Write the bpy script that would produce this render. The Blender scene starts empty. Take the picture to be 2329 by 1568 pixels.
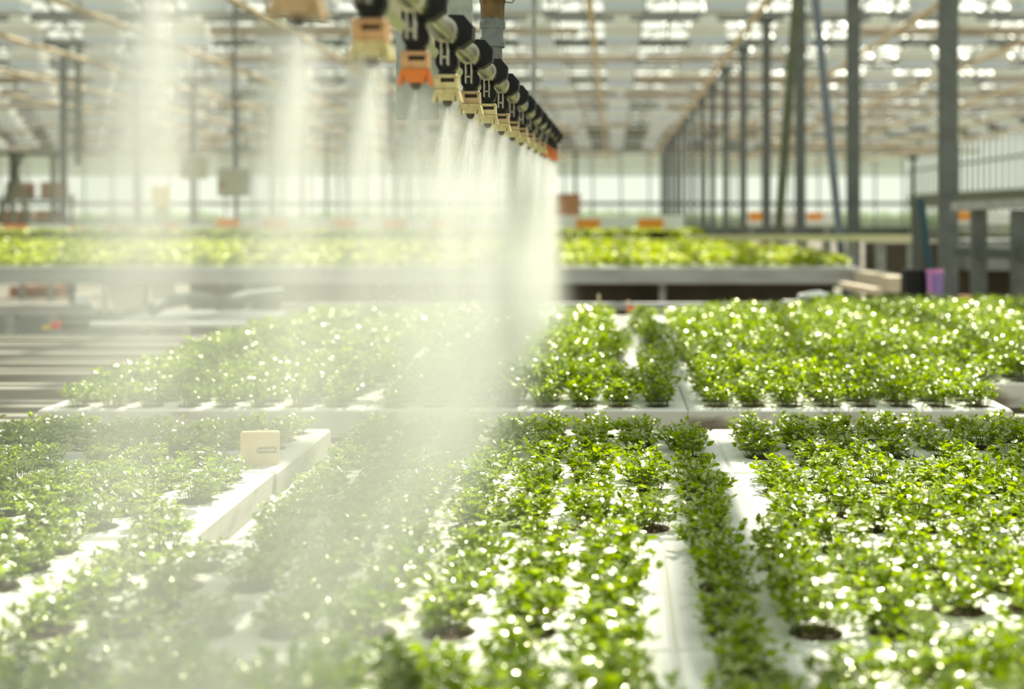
import bpy, math, random
import numpy as np
from mathutils import Vector, Matrix
R = math.radians
S = bpy.context.scene
C = S.collection

# ------------------------------------------------------------------ camera, sky, sun, exposure
EYE = 1.22                       # eye height over the floor
F = 2900.0; VX, VY = 1395.0, 482.0   # focal length and the optical axis in pixels of the 2329x1568 frame
cam = bpy.data.cameras.new('camera'); camo = bpy.data.objects.new('camera', cam); C.objects.link(camo)
camo.location = (0, 0, EYE); camo.rotation_euler = (R(90), 0, 0)
cam.sensor_width = 36; cam.lens = 36 * F / 2329
cam.shift_x = -(VX - 1164.5) / 2329; cam.shift_y = -(784 - VY) / 2329
cam.clip_start = .05; cam.clip_end = 400
cam.dof.use_dof = True; cam.dof.focus_distance = 1.98; cam.dof.aperture_fstop = 3.1
S.camera = camo
w = bpy.data.worlds.new('sky'); S.world = w; w.use_nodes = True
wn = w.node_tree.nodes; wl = w.node_tree.links
bg = wn['Background']; bg.inputs['Strength'].default_value = 1.15
tc = wn.new('ShaderNodeTexCoord'); sp = wn.new('ShaderNodeSeparateXYZ'); cr = wn.new('ShaderNodeValToRGB')
cr.color_ramp.elements[0].position = .0; cr.color_ramp.elements[0].color = (.76, .80, .68, 1)
cr.color_ramp.elements[1].position = .6; cr.color_ramp.elements[1].color = (.62, .71, .70, 1)
wl.new(tc.outputs['Generated'], sp.inputs[0]); wl.new(sp.outputs['Z'], cr.inputs[0]); wl.new(cr.outputs[0], bg.inputs['Color'])
sun = bpy.data.lights.new('sun', 'SUN'); suno = bpy.data.objects.new('sun', sun); C.objects.link(suno)
sun.energy = 9.8; sun.angle = R(.9); sun.color = (1, .95, .80)
SUNV = Vector((.24, .74, 1)).normalized()
suno.rotation_euler = SUNV.to_track_quat('Z', 'Y').to_euler()
S.view_settings.view_transform = 'Standard'; S.view_settings.look = 'None'
S.view_settings.gamma = 1; S.view_settings.use_curve_mapping = False
S.view_settings.exposure = .0
cy = S.cycles
cy.max_bounces = 5; cy.diffuse_bounces = 2; cy.glossy_bounces = 2; cy.transmission_bounces = 3
cy.transparent_max_bounces = 20; cy.volume_bounces = 2; cy.adaptive_threshold = .035; cy.volume_step_rate = 2.0; cy.volume_preview_step_rate = 2.0; cy.volume_max_steps = 256
cy.use_denoising = True; cy.caustics_reflective = False; cy.caustics_refractive = False

def P(px, py, d):                # the point seen at a pixel at distance d
    return Vector(((px - VX) * d / F, d, EYE - (py - VY) * d / F))

# ------------------------------------------------------------------ materials
def mat(name, col, rough=.5, metal=0., noise=None, scale=8., bump=0., spec=.5, coat=0., stretch=None, detail=4):
    m = bpy.data.materials.new(name); m.use_nodes = True
    n = m.node_tree.nodes; l = m.node_tree.links; b = n['Principled BSDF']
    b.inputs['Roughness'].default_value = rough; b.inputs['Metallic'].default_value = metal
    b.inputs['Specular IOR Level'].default_value = spec; b.inputs['Coat Weight'].default_value = coat
    b.inputs['Base Color'].default_value = (*col, 1)
    if noise is not None or bump:
        t = n.new('ShaderNodeTexCoord'); mp = n.new('ShaderNodeMapping'); nz = n.new('ShaderNodeTexNoise')
        if stretch: mp.inputs['Scale'].default_value = stretch
        l.new(t.outputs['Object'], mp.inputs[0]); l.new(mp.outputs[0], nz.inputs['Vector'])
        nz.inputs['Scale'].default_value = scale; nz.inputs['Detail'].default_value = detail
        if noise is not None:
            r = n.new('ShaderNodeValToRGB'); r.color_ramp.elements[0].color = (*noise, 1); r.color_ramp.elements[1].color = (*col, 1)
            r.color_ramp.elements[0].position = .32 if name != 'foam_stained' else .30; r.color_ramp.elements[1].position = .56 if name != 'foam_stained' else .47
            l.new(nz.outputs['Fac'], r.inputs[0]); l.new(r.outputs[0], b.inputs['Base Color'])
        if bump:
            bp = n.new('ShaderNodeBump'); bp.inputs['Strength'].default_value = bump; bp.inputs['Distance'].default_value = .005
            l.new(nz.outputs['Fac'], bp.inputs['Height']); l.new(bp.outputs[0], b.inputs['Normal'])
    return m

def leafmat(name, c1, c2, t1, t2, gloss=.10, rough=.3):
    m = bpy.data.materials.new(name); m.use_nodes = True
    n = m.node_tree.nodes; l = m.node_tree.links; n.clear()
    out = n.new('ShaderNodeOutputMaterial'); g = n.new('ShaderNodeNewGeometry')
    def ramp(a, b):
        r = n.new('ShaderNodeValToRGB'); r.color_ramp.elements[0].color = (*a, 1); r.color_ramp.elements[1].color = (*b, 1)
        l.new(g.outputs['Random Per Island'], r.inputs[0]); return r
    d = n.new('ShaderNodeBsdfDiffuse'); t = n.new('ShaderNodeBsdfTranslucent'); gl = n.new('ShaderNodeBsdfGlossy')
    gl.inputs['Roughness'].default_value = rough; gl.inputs['Color'].default_value = (1, 1, .72, 1)
    l.new(ramp(c1, c2).outputs[0], d.inputs[0]); l.new(ramp(t1, t2).outputs[0], t.inputs[0])
    m1 = n.new('ShaderNodeMixShader'); m1.inputs[0].default_value = .5; l.new(d.outputs[0], m1.inputs[1]); l.new(t.outputs[0], m1.inputs[2])
    lw = n.new('ShaderNodeFresnel'); lw.inputs['IOR'].default_value = 1.45
    ma = n.new('ShaderNodeMath'); ma.operation = 'MULTIPLY_ADD'; ma.inputs[1].default_value = .20; ma.inputs[2].default_value = gloss
    l.new(lw.outputs[0], ma.inputs[0])
    m2 = n.new('ShaderNodeMixShader'); l.new(ma.outputs[0], m2.inputs[0]); l.new(m1.outputs[0], m2.inputs[1]); l.new(gl.outputs[0], m2.inputs[2])
    l.new(m2.outputs[0], out.inputs[0]); return m

def clearmat(name, col, alpha, rough=.3):      # thin glass: mostly see-through with a little scatter of its dirt film
    m = bpy.data.materials.new(name); m.use_nodes = True
    n = m.node_tree.nodes; l = m.node_tree.links; n.clear()
    out = n.new('ShaderNodeOutputMaterial'); tr = n.new('ShaderNodeBsdfTransparent'); d = n.new('ShaderNodeBsdfTranslucent')
    gl = n.new('ShaderNodeBsdfGlossy'); gl.inputs['Roughness'].default_value = rough
    d.inputs[0].default_value = (*col, 1); tr.inputs[0].default_value = (.97, .985, .97, 1)
    a = n.new('ShaderNodeMixShader'); a.inputs[0].default_value = .25; l.new(d.outputs[0], a.inputs[1]); l.new(gl.outputs[0], a.inputs[2])
    b = n.new('ShaderNodeMixShader'); b.inputs[0].default_value = alpha; l.new(tr.outputs[0], b.inputs[1]); l.new(a.outputs[0], b.inputs[2])
    l.new(b.outputs[0], out.inputs[0]); return m

M = dict(
 foam=mat('foam', (.83, .82, .77), .55, noise=(.74, .72, .64), scale=3.5),
 foam_stained=mat('foam_stained', (.78, .75, .66), .8, noise=(.26, .21, .14), scale=6, stretch=(1, 1, 2.2), detail=8),
 soil=mat('soil', (.085, .05, .028), .95, noise=(.03, .018, .01), scale=160, bump=.6),
 leaf=leafmat('leaf', (.10, .17, .001), (.20, .30, .001), (.31, .45, .0), (.58, .74, .0), gloss=.004, rough=.26),
 leaf_pale=leafmat('leaf_pale', (.21, .29, .001), (.32, .40, .001), (.52, .62, .0), (.74, .82, .0), gloss=.0, rough=.5),
 stem=leafmat('stem', (.10, .20, .02), (.22, .20, .06), (.2, .35, .02), (.3, .3, .05)),
 galv=mat('galv', (.36, .37, .35), .45, .6, noise=(.24, .25, .24), scale=22),
 alu=mat('alu', (.46, .47, .46), .55, .35, noise=(.36, .36, .34), scale=3, stretch=(1, 6, 6)),
 iron=mat('iron', (.19, .20, .19), .5, .5, noise=(.12, .125, .12), scale=60),
 channel=mat('channel', (.36, .34, .29), .6, .3, noise=(.24, .21, .16), scale=2, stretch=(1, 6, 6)),
 steel=mat('steel', (.62, .60, .50), .22, .95, noise=(.40, .38, .30), scale=26),
 plate=mat('plate', (.38, .41, .37), .55, .2, noise=(.28, .30, .27), scale=40, detail=10),
 black=mat('black', (.008, .008, .008), .5, spec=.3),
 cream=mat('cream', (.76, .66, .34), .45, noise=(.58, .45, .20), scale=90),
 cream_dull=mat('cream_dull', (.62, .45, .25), .5, noise=(.45, .30, .15), scale=90),
 peach=mat('peach', (.72, .42, .20), .5, noise=(.6, .33, .15), scale=90),
 orange=mat('orange', (.85, .22, .03), .45),
 tip=mat('tip', (.05, .03, .02), .5),
 brass=mat('brass', (.16, .10, .035), .45, .6, noise=(.09, .06, .03), scale=40),
 rail_cream=mat('rail_cream', (.68, .66, .42), .4, .1),
 post=mat('post', (.15, .165, .16), .6, .3, noise=(.11, .12, .115), scale=10),
 dark_steel=mat('dark_steel', (.10, .115, .10), .6, .3),
 green_steel=mat('green_steel', (.15, .165, .11), .7, .1, noise=(.11, .13, .07), scale=6),
 blue=mat('blue', (.17, .20, .255), .5),
 tan=mat('tan', (.66, .52, .34), .6), tan_fabric=mat('tan_fabric', (.50, .43, .35), .9, noise=(.36, .31, .25), scale=2, stretch=(1, 3, 3)),
 lamp_white=mat('lamp_white', (.80, .81, .72), .5), lamp_face=mat('lamp_face', (.66, .74, .86), .4),
 white=mat('white', (.90, .90, .86), .5), grey=mat('grey', (.27, .28, .27), .6, noise=(.20, .21, .20), scale=4),
 box_grey=mat('box_grey', (.36, .34, .25), .6), concrete=mat('concrete', (.34, .31, .25), .85, noise=(.22, .19, .15), scale=1.3),
 wood=mat('wood', (.78, .60, .33), .6, noise=(.68, .49, .24), scale=14, stretch=(3, 3, .5)),
 wood_pale=mat('wood_pale', (.75, .62, .46), .6), card=mat('card', (.40, .20, .09), .7, noise=(.30, .14, .06), scale=9),
 tag_orange=mat('tag_orange', (.95, .36, .03), .5), tag_red=mat('tag_red', (.9, .03, .02), .4), yellow=mat('yellow', (.75, .55, .03), .5),
 purple=mat('purple', (.30, .18, .50), .4), pink=mat('pink', (.75, .30, .62), .4), teal=mat('teal', (.012, .06, .09), .5),
 gravel=mat('gravel', (.45, .43, .33), .95, noise=(.3, .32, .2), scale=3),
 hedge=mat('hedge', (.10, .17, .04), .95, noise=(.05, .09, .02), scale=3),
 glass=clearmat('glass', (.88, .9, .84), .20), wallglass=clearmat('wallglass', (.9, .93, .88), .10),
 rust=mat('rust', (.30, .10, .04), .8),
)

# ------------------------------------------------------------------ mesh helpers
class MB:
    def __init__(s): s.v = []; s.f = []; s.m = []
    def add(s, vs, fs, m=0):
        o = len(s.v); s.v += [tuple(v) for v in vs]; s.f += [tuple(i + o for i in f) for f in fs]; s.m += [m] * len(fs); return s
    def box(s, c, d, m=0, rz=0, bev=0.):
        x, y, z = d[0] / 2, d[1] / 2, d[2] / 2
        if bev > 0:
            b = min(bev, x * .9, y * .9, z * .9)
            # chamfered box: an octagonal profile in plan, chamfered top and bottom
            ring = lambda px, py, k, zz: [(-px + k, -py, zz), (px - k, -py, zz), (px, -py + k, zz), (px, py - k, zz), (px - k, py, zz), (-px + k, py, zz), (-px, py - k, zz), (-px, -py + k, zz)]
            vs = ring(x - b, y - b, b * .6, -z) + ring(x, y, b, -z + b) + ring(x, y, b, z - b) + ring(x - b, y - b, b * .6, z)
            fs = [tuple(range(7, -1, -1)), tuple(range(24, 32))]
            for k in range(3):
                for i in range(8): fs.append((k * 8 + i, k * 8 + (i + 1) % 8, k * 8 + 8 + (i + 1) % 8, k * 8 + 8 + i))
        else:
            vs = [(-x, -y, -z), (x, -y, -z), (x, y, -z), (-x, y, -z), (-x, -y, z), (x, -y, z), (x, y, z), (-x, y, z)]
            fs = [(3, 2, 1, 0), (4, 5, 6, 7), (0, 1, 5, 4), (1, 2, 6, 5), (2, 3, 7, 6), (3, 0, 4, 7)]
        cs, sn = math.cos(rz), math.sin(rz)
        return s.add([(c[0] + a * cs - b_ * sn, c[1] + a * sn + b_ * cs, c[2] + e) for a, b_, e in vs], fs, m)
    def tube(s, a, b, r, n=12, m=0, r2=None, caps=True):
        a, b = Vector(a), Vector(b); d = (b - a).normalized(); r2 = r if r2 is None else r2
        u = d.orthogonal().normalized(); w_ = d.cross(u)
        vs = [a + (u * math.cos(2 * math.pi * i / n) + w_ * math.sin(2 * math.pi * i / n)) * r for i in range(n)]
        vs += [b + (u * math.cos(2 * math.pi * i / n) + w_ * math.sin(2 * math.pi * i / n)) * r2 for i in range(n)]
        fs = [(i, (i + 1) % n, n + (i + 1) % n, n + i) for i in range(n)]
        if caps: fs += [tuple(range(n - 1, -1, -1)), tuple(range(n, 2 * n))]
        return s.add(vs, fs, m)
    def path(s, pts, r, n=8, m=0):
        for a, b in zip(pts[:-1], pts[1:]): s.tube(a, b, r, n, m)
        return s
    def bar(s, a, b, wd, h, m=0, up=(0, 0, 1)):       # rectangular bar from a to b
        a, b = Vector(a), Vector(b); d = (b - a).normalized(); up = Vector(up)
        if abs(d.dot(up)) > .95: up = Vector((0, 1, 0))
        x = d.cross(up).normalized(); y = x.cross(d).normalized()
        vs = [p + x * sx * wd / 2 + y * sy * h / 2 for p in (a, b) for sx, sy in ((-1, -1), (1, -1), (1, 1), (-1, 1))]
        return s.add(vs, [(3, 2, 1, 0), (4, 5, 6, 7), (0, 1, 5, 4), (1, 2, 6, 5), (2, 3, 7, 6), (3, 0, 4, 7)], m)
    def lathe(s, prof, c=(0, 0, 0), n=16, m=0, sx=1, sy=1):
        vs = [(c[0] + r * math.cos(2 * math.pi * i / n) * sx, c[1] + r * math.sin(2 * math.pi * i / n) * sy, c[2] + z) for r, z in prof for i in range(n)]
        fs = [(k * n + i, k * n + (i + 1) % n, (k + 1) * n + (i + 1) % n, (k + 1) * n + i) for k in range(len(prof) - 1) for i in range(n)]
        fs += [tuple(range(n - 1, -1, -1)), tuple((len(prof) - 1) * n + i for i in range(n))]
        return s.add(vs, fs, m)
    def build(s, name, mats, parent=None, smooth=False, loc=None, angle=40):
        me = bpy.data.meshes.new(name); me.from_pydata(s.v, [], s.f); 
        for mm in (mats if isinstance(mats, (list, tuple)) else [mats]): me.materials.append(mm)
        me.polygons.foreach_set('material_index', s.m)
        if smooth:
            me.polygons.foreach_set('use_smooth', [True] * len(me.polygons)); me.set_sharp_from_angle(angle=R(angle))
        me.update(); o = bpy.data.objects.new(name, me); C.objects.link(o)
        if parent: o.parent = parent
        if loc is not None: o.location = loc
        return o

def mesh_np(name, V, T, mi, mats, parent=None, smooth=True):
    me = bpy.data.meshes.new(name); V = np.asarray(V, np.float32); T = np.asarray(T, np.int32)
    me.vertices.add(len(V)); me.vertices.foreach_set('co', V.ravel())
    me.loops.add(T.size); me.loops.foreach_set('vertex_index', T.ravel())
    me.polygons.add(len(T)); me.polygons.foreach_set('loop_start', np.arange(0, T.size, 3, dtype=np.int32))
    me.polygons.foreach_set('loop_total', np.full(len(T), 3, np.int32))
    for mm in mats: me.materials.append(mm)
    me.polygons.foreach_set('material_index', np.asarray(mi, np.int32))
    me.polygons.foreach_set('use_smooth', np.full(len(T), smooth, bool))
    me.update(calc_edges=True); me.validate()
    o = bpy.data.objects.new(name, me); C.objects.link(o)
    if parent: o.parent = parent
    return o

def tag(o, label=None, cat=None, group=None, kind=None):
    if label: o['label'] = label
    if cat: o['category'] = cat
    if group: o['group'] = group
    if kind: o['kind'] = kind
    return o
def empty(name, loc=(0, 0, 0), rz=0):
    o = bpy.data.objects.new(name, None); C.objects.link(o); o.location = loc; o.rotation_euler = (0, 0, rz); o.empty_display_size = .05; return o
def copy_tree(o, parent=None):
    c = o.copy(); C.objects.link(c)
    if parent: c.parent = parent
    for ch in list(o.children): copy_tree(ch, c)
    return c
ORD = 'first second third fourth fifth sixth seventh eighth ninth tenth eleventh twelfth thirteenth fourteenth fifteenth sixteenth seventeenth eighteenth nineteenth twentieth'.split()
TENS = {2: 'twenty', 3: 'thirty', 4: 'forty', 5: 'fifty', 6: 'sixty', 7: 'seventy', 8: 'eighty'}
TENTH = {2: 'twentieth', 3: 'thirtieth', 4: 'fortieth', 5: 'fiftieth', 6: 'sixtieth', 7: 'seventieth', 8: 'eightieth'}
def nth(i):                      # 0 -> first
    if i < 20: return ORD[i]
    t, u = divmod(i + 1, 10)
    return TENTH[t] if u == 0 else TENS[t] + '-' + ORD[u - 1]

# ------------------------------------------------------------------ the house
BAY = 3.16; COLY = [8.0 + BAY * k for k in range(-3, 17)]     # gutter and column lines
YF = 59.6; XL, XR = -30., 13.8; ZG, ZR = EYE + 3.2, EYE + 3.85; Y0 = COLY[0] - BAY
def struct(o): o['kind'] = 'structure'; return o
struct(MB().box(((XL + XR) / 2, (YF + Y0) / 2, -.05), (XR - XL, YF - Y0, .1)).build('floor', M['concrete']))
struct(MB().box((0, 60, -.28), (260, 260, .2)).build('ground', M['gravel']))
# roof glass: a zigzag of slopes, ridges and gutters run across the view
g = MB(); bars = MB()
ys = [Y0 + BAY * k / 2 for k in range(int(round((YF - Y0) / (BAY / 2))) + 1)]
for k, (a, b) in enumerate(zip(ys[:-1], ys[1:])):
    za, zb = (ZG, ZR) if k % 2 == 0 else (ZR, ZG)
    g.add([(XL, a, za), (XR, a, za), (XR, b, zb), (XL, b, zb)], [(0, 1, 2, 3)])
    x = XL
    while x <= XR + .01:
        bars.bar((x, a, za - .02), (x, b, zb - .02), .05, .055); x += .5
struct(g.build('ceiling', M['glass'])); struct(bars.build('roof_glazing_bars', M['galv']))
for k, y in enumerate(ys):
    wd = (.12, .10) if k % 2 == 0 else (.07, .06)
    z = ZG if k % 2 == 0 else ZR
    o = MB().box(((XL + XR) / 2, y, z), (XR - XL, wd[0], wd[1])).build('roof_gutter_beam' if k % 2 == 0 else 'roof_ridge_beam', M['galv']); struct(o)
# lattice trusses under the gutters
for y in COLY[2:]:
    t = MB(); zt, zb = ZG - .1, ZG - .48
    t.box(((XL + XR) / 2, y, zt), (XR - XL, .05, .05)).box(((XL + XR) / 2, y, zb), (XR - XL, .045, .045))
    x = XL; i = 0
    while x < XR - .6:
        t.bar((x, y, zb if i % 2 else zt), (x + .62, y, zt if i % 2 else zb), .022, .022); x += .62; i += 1
    struct(t.build('roof_truss_beam', M['dark_steel']))
# end wall and side walls
def glass_wall(name, a, b, step, zs, top, m):
    a, b = Vector(a), Vector(b); L = (b - a).length; d = (b - a).normalized()
    o = MB().add([a, b, b + Vector((0, 0, top)), a + Vector((0, 0, top))], [(0, 1, 2, 3)]).build(name, M['wallglass']); struct(o)
    f = MB(); k = 0.
    while k <= L + .01:
        p = a + d * k; f.bar(p, p + Vector((0, 0, top)), .07, .07); k += step
    for z, h in zs: f.bar(a + Vector((0, 0, z)), b + Vector((0, 0, z)), .06, h)
    f.build('wall_frame', m, parent=o); return o
glass_wall('wall_back', (XL, YF, 0), (XR, YF, 0), 1.32, [(.25, .5), (EYE + .38, .16), (EYE + 1.75, .09), (EYE + 2.5, .09), (EYE + 3.3, .2)], ZG, M['dark_steel'])
glass_wall('wall_right', (XR, Y0, 0), (XR, YF, 0), 0.75, [(.25, .5), (EYE + .5, .6), (EYE + 1.9, .08), (EYE + 3.1, .2)], ZG, M['green_steel'])
glass_wall('wall_left', (XL, Y0, 0), (XL, YF, 0), 1.58, [(.25, .5), (EYE + .38, .12), (EYE + 1.75, .08)], ZG, M['green_steel'])
# far hedge outside the end wall, and sheds
hd = MB()
rnd = random.Random(5)
for i in range(90):
    c = Vector((-45 + i * .75 + rnd.uniform(-.3, .3), 71 + rnd.uniform(-1, 1), .7)); r = rnd.uniform(.7, 1.1)
    hd.lathe([(r * .6, -.9), (r, -.3), (r * .9, .2 * r), (r * .4, .5 * r), (.05, .6 * r)], c, 9)
tag(hd.build('hedge', M['hedge'], smooth=True), 'low dark green hedge outside beyond the glass end wall', 'hedge', kind='stuff')

M['dimming_screen'] = clearmat('dimming_screen', (.27, .29, .22), .5, .8)
o = MB().box(((XL + XR) / 2, YF - .25, EYE + 2.42), (XR - XL - .3, .012, 1.40)).build('dimming_screen', M['dimming_screen']); tag(o, 'olive see-through screen added to darken the upper end wall', 'dimming screen')  # added sheet that tones down the bright glass of the upper end wall
# columns
def column(x, y, zt, name, wd, label, m, group):
    e = empty(name, (x, y, 0)); 
    MB().box((0, 0, zt / 2 + .01), (wd, wd * .8, zt - .02), bev=.012).build('post', m, e)
    MB().box((0, 0, .008), (wd * 2, wd * 2, .016)).build('base_plate', m, e)
    MB().box((0, 0, zt - .06), (wd * 1.9, wd * 1.3, .12), bev=.02).build('head_bracket', M['dark_steel'], e)
    tag(e, label, 'column', group); return e
vis = 0
for k, y in enumerate(COLY):
    if 7 < y < 58:
        column(2.10, y, ZG - .5, 'steel_column', .112, 'grey steel column, %s of the long row right of the spray, counted from the front' % nth(vis), M['post'], 'columns of the row right of the spray')
        vis += 1
vis = 0
for k, y in enumerate(COLY):
    if 20 < y < 58:
        column(-8.9, y, ZG - .5, 'steel_column', .10, 'slim grey steel column, %s of the distant left row, counted from the front' % nth(vis), M['post'], 'columns of the distant left row')
        vis += 1
for k, (x, y, lb) in enumerate([(-1.46, 49, 'thin dark post standing alone in the far distance beyond the brown crate'), (7.25, 30.9, 'dark green post before the glass side wall, left of the biggest column')]):
    column(x, y, EYE + (2.3 if k == 0 else 1.38), 'steel_post', .12, lb, M['green_steel'], None)
# slanted braces between the right columns
def brace(a, b, r, m, label):
    e = MB().tube(a, b, r, 12).build('brace', m, smooth=True); tag(e, label, 'brace'); return e
a, b = P(1912, 560, 10.2), P(1840, -150, 10.2)
brace(a + (a - b) * (a.z / (b.z - a.z)) , b + (b - a) * .9, .034, M['blue'], 'blue-grey slanted pipe brace between the second and third right columns')
a, b = P(1768, 560, 12.0), P(1823, -150, 12.0)
brace(a + (a - b) * (a.z / (b.z - a.z)), b + (b - a) * .6, .045, M['green_steel'], 'dark green-grey slanted brace crossing behind the blue pipe brace')

# tan longitudinal pipes under the trusses
for i in range(-6, 7):
    x = -.25 + 1.85 * i
    o = MB().tube((x, 6 if i else 6, EYE + 2.2), (x, YF - .4, EYE + 2.2), .035, 10).build('heating_pipe', M['tan'], smooth=True)
    w_ = 'straight above the bare strip of the trays' if i == 0 else '%s %s of the one above the trays' % (nth(abs(i) - 1), 'right' if i > 0 else 'left')
    tag(o, 'tan pipe running along under the roof, ' + w_, 'pipe', 'tan heating pipes under the roof')
# hangers + folded screens + green gutters across
for k, y in enumerate(COLY):
    if y > 17:
        rnd = random.Random(k); x = XL + .2; pr = []
        while x < XR - 1.4:
            L = rnd.uniform(1.2, 3.4); rr = rnd.uniform(.05, .085) if rnd.random() < .5 else .012
            pr += [(x, .012), (x + .03, rr), (x + L, rr), (x + L + .03, .012)]; x += L + .15
        N = 9; vs = [(px_, y + .12 + rr * math.cos(2 * math.pi * q / N), EYE + 2.5 + rr * math.sin(2 * math.pi * q / N)) for px_, rr in pr for q in range(N)]
        o = MB().add(vs, [(a_ * N + q, a_ * N + (q + 1) % N, (a_ + 1) * N + (q + 1) % N, (a_ + 1) * N + q) for a_ in range(len(pr) - 1) for q in range(N)]).build('shade_screen', M['tan_fabric'], smooth=True)
        tag(o, 'tan shade screen folded into rolls across the roof, %s from the front' % nth(k - 3 - 0), 'shade screen', 'folded shade screens')
for k, y in enumerate((43.4, 46.6, 55.9)):
    o = MB().box(((XL + XR) / 2, y, EYE + 2.78), (XR - XL - .4, .2, .16)).build('roof_cross_gutter_beam', M['green_steel']); struct(o)
# grow lamps
def make_lamp():
    e = empty('grow_lamp', (0, 0, 0))
    MB().add([(-.27, -.2, 0), (.27, -.2, 0), (.27, .2, 0), (-.27, .2, 0), (-.26, -.17, .24), (.26, -.17, .24), (.26, .17, .24), (-.26, .17, .24)],
             [(4, 5, 6, 7), (0, 1, 5, 4), (1, 2, 6, 5), (2, 3, 7, 6), (3, 0, 4, 7)]).build('housing', M['lamp_white'], e)
    MB().box((0, 0, -.045), (.52, .39, .10), bev=.01).build('reflector', M['lamp_face'], e)
    MB().box((0, 0, .29), (.24, .16, .10)).build('ballast', M['lamp_white'], e)
    MB().tube((-.10, 0, .33), (-.10, 0, .58), .008, 6).tube((.10, 0, .33), (.10, 0, .58), .008, 6).build('hanger', M['galv'], e)
    return e
lamp0 = None; nl = 0
for r in range(12):
    y = 16.1 + r * BAY; xs = []
    struct(MB().box(((XL + XR) / 2, y, EYE + 3.2), (XR - XL - .1, .04, .05)).build('lamp_rail_beam', M['galv']))
    for i in range(-22, 12):
        x = .13 + i * 1.30 + (0 if r % 2 == 0 else 0)
        px = VX + F * x / y
        if -60 < px < 2380 and x < XR - .6: xs.append(x)
    for j, x in enumerate(xs):
        if lamp0 is None: lamp0 = make_lamp(); o = lamp0
        else: o = copy_tree(lamp0)
        o.location = (x, y, EYE + 2.62)
        tag(o, 'white boxy grow lamp under the roof, %s from left in the %s row away' % (nth(j), nth(r)), 'lamp', 'grow lamps hanging in rows under the roof'); nl += 1

# ------------------------------------------------------------------ plants
def leaf_arr(n, base, dirs, L, W, rng, seg=2, droop=.3):
    """n leaves as triangle arrays. base (n,3), dirs (n,3) unit, L, W (n,)"""
    up = np.array([0, 0, 1.]) + rng.normal(0, .45, (n, 3))
    side = np.cross(dirs, up); side /= np.linalg.norm(side, axis=1, keepdims=True) + 1e-9
    nor = np.cross(side, dirs)
    L = L[:, None]; W = W[:, None]
    if seg == 2:
        def pt(t, s, dz): return base + dirs * L * t + side * W * s + nor * L * dz
        V = np.stack([base, pt(.3, -.42, .05), pt(.32, 0, 0.), pt(.3, .42, .05), pt(.68, -.40, .02 - droop * .15), pt(.70, 0, -.03 - droop * .15), pt(.68, .40, .02 - droop * .15), pt(1, 0, -.05 - droop * .4)], 1)
        T = np.array([[0, 1, 2], [0, 2, 3], [1, 4, 5], [1, 5, 2], [2, 5, 6], [2, 6, 3], [4, 7, 5], [5, 7, 6]])
    else:
        def pt(t, s, dz): return base + dirs * L * t + side * W * s + nor * L * dz
        V = np.stack([base, pt(.5, -.5, .03), pt(.5, .5, .03), pt(1, 0, -.1 - droop * .3)], 1)
        T = np.array([[0, 1, 2], [1, 3, 2]])
    k = V.shape[1]
    TT = (T[None] + (np.arange(n) * k)[:, None, None]).reshape(-1, 3)
    return V.reshape(-1, 3), TT

def clump(seed, ns, nl, R0=.024, H=.045, L0=.0125, seg=2, splay=.75, wr=.55, stems=True):
    rng = np.random.default_rng(seed)
    th = rng.uniform(0, 2 * np.pi, ns); rr = R0 * np.sqrt(rng.uniform(0, 1, ns))
    b = np.stack([rr * np.cos(th), rr * np.sin(th), np.full(ns, .001)], 1)
    h = H * rng.uniform(.62, 1.12, ns) * (1 - .3 * (rr / R0) ** 2)
    lean = splay * rr / R0 * h * rng.uniform(.5, 1.2, ns)
    top = b + np.stack([np.cos(th) * lean, np.sin(th) * lean, h], 1) + rng.normal(0, .003, (ns, 3)) * np.array([1, 1, .3])
    mid = (b + top) / 2 + np.stack([-np.cos(th), -np.sin(th), th * 0], 1) * .003
    Vs, Ts = [], []
    # leaves
    t = rng.uniform(.35, 1, (ns, nl)); t[:, 0] = 1; t[:, 1] = 1; t[:, 2] = .95
    base = b[:, None] + (top - b)[:, None] * t[..., None]
    az = rng.uniform(0, 2 * np.pi, (ns, nl)); el = rng.uniform(-.15, .75, (ns, nl)) + .35 * (t > .9)
    d = np.stack([np.cos(az) * np.cos(el), np.sin(az) * np.cos(el), np.sin(el)], -1)
    n = ns * nl
    L = L0 * rng.uniform(.6, 1.25, n)
    LV, LT = leaf_arr(n, base.reshape(-1, 3), d.reshape(-1, 3), L, L * wr * rng.uniform(.8, 1.2, n), rng, seg)
    # stems: three-sided prisms
    r = .0006
    ang = np.array([0, 2.09, 4.19]); ring = np.stack([np.cos(ang) * r, np.sin(ang) * r, ang * 0], 1)
    SV = np.stack([b[:, None] + ring, mid[:, None] + ring, top[:, None] + ring * .6], 1).reshape(ns, 9, 3)
    t1 = []
    for lv in (0, 3):
        for i in range(3):
            j = (i + 1) % 3; t1 += [[lv + i, lv + j, lv + 3 + j], [lv + i, lv + 3 + j, lv + 3 + i]]
    ST = (np.array(t1)[None] + (np.arange(ns) * 9)[:, None, None]).reshape(-1, 3)
    return (LV, LT), (SV.reshape(-1, 3), ST)

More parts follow.
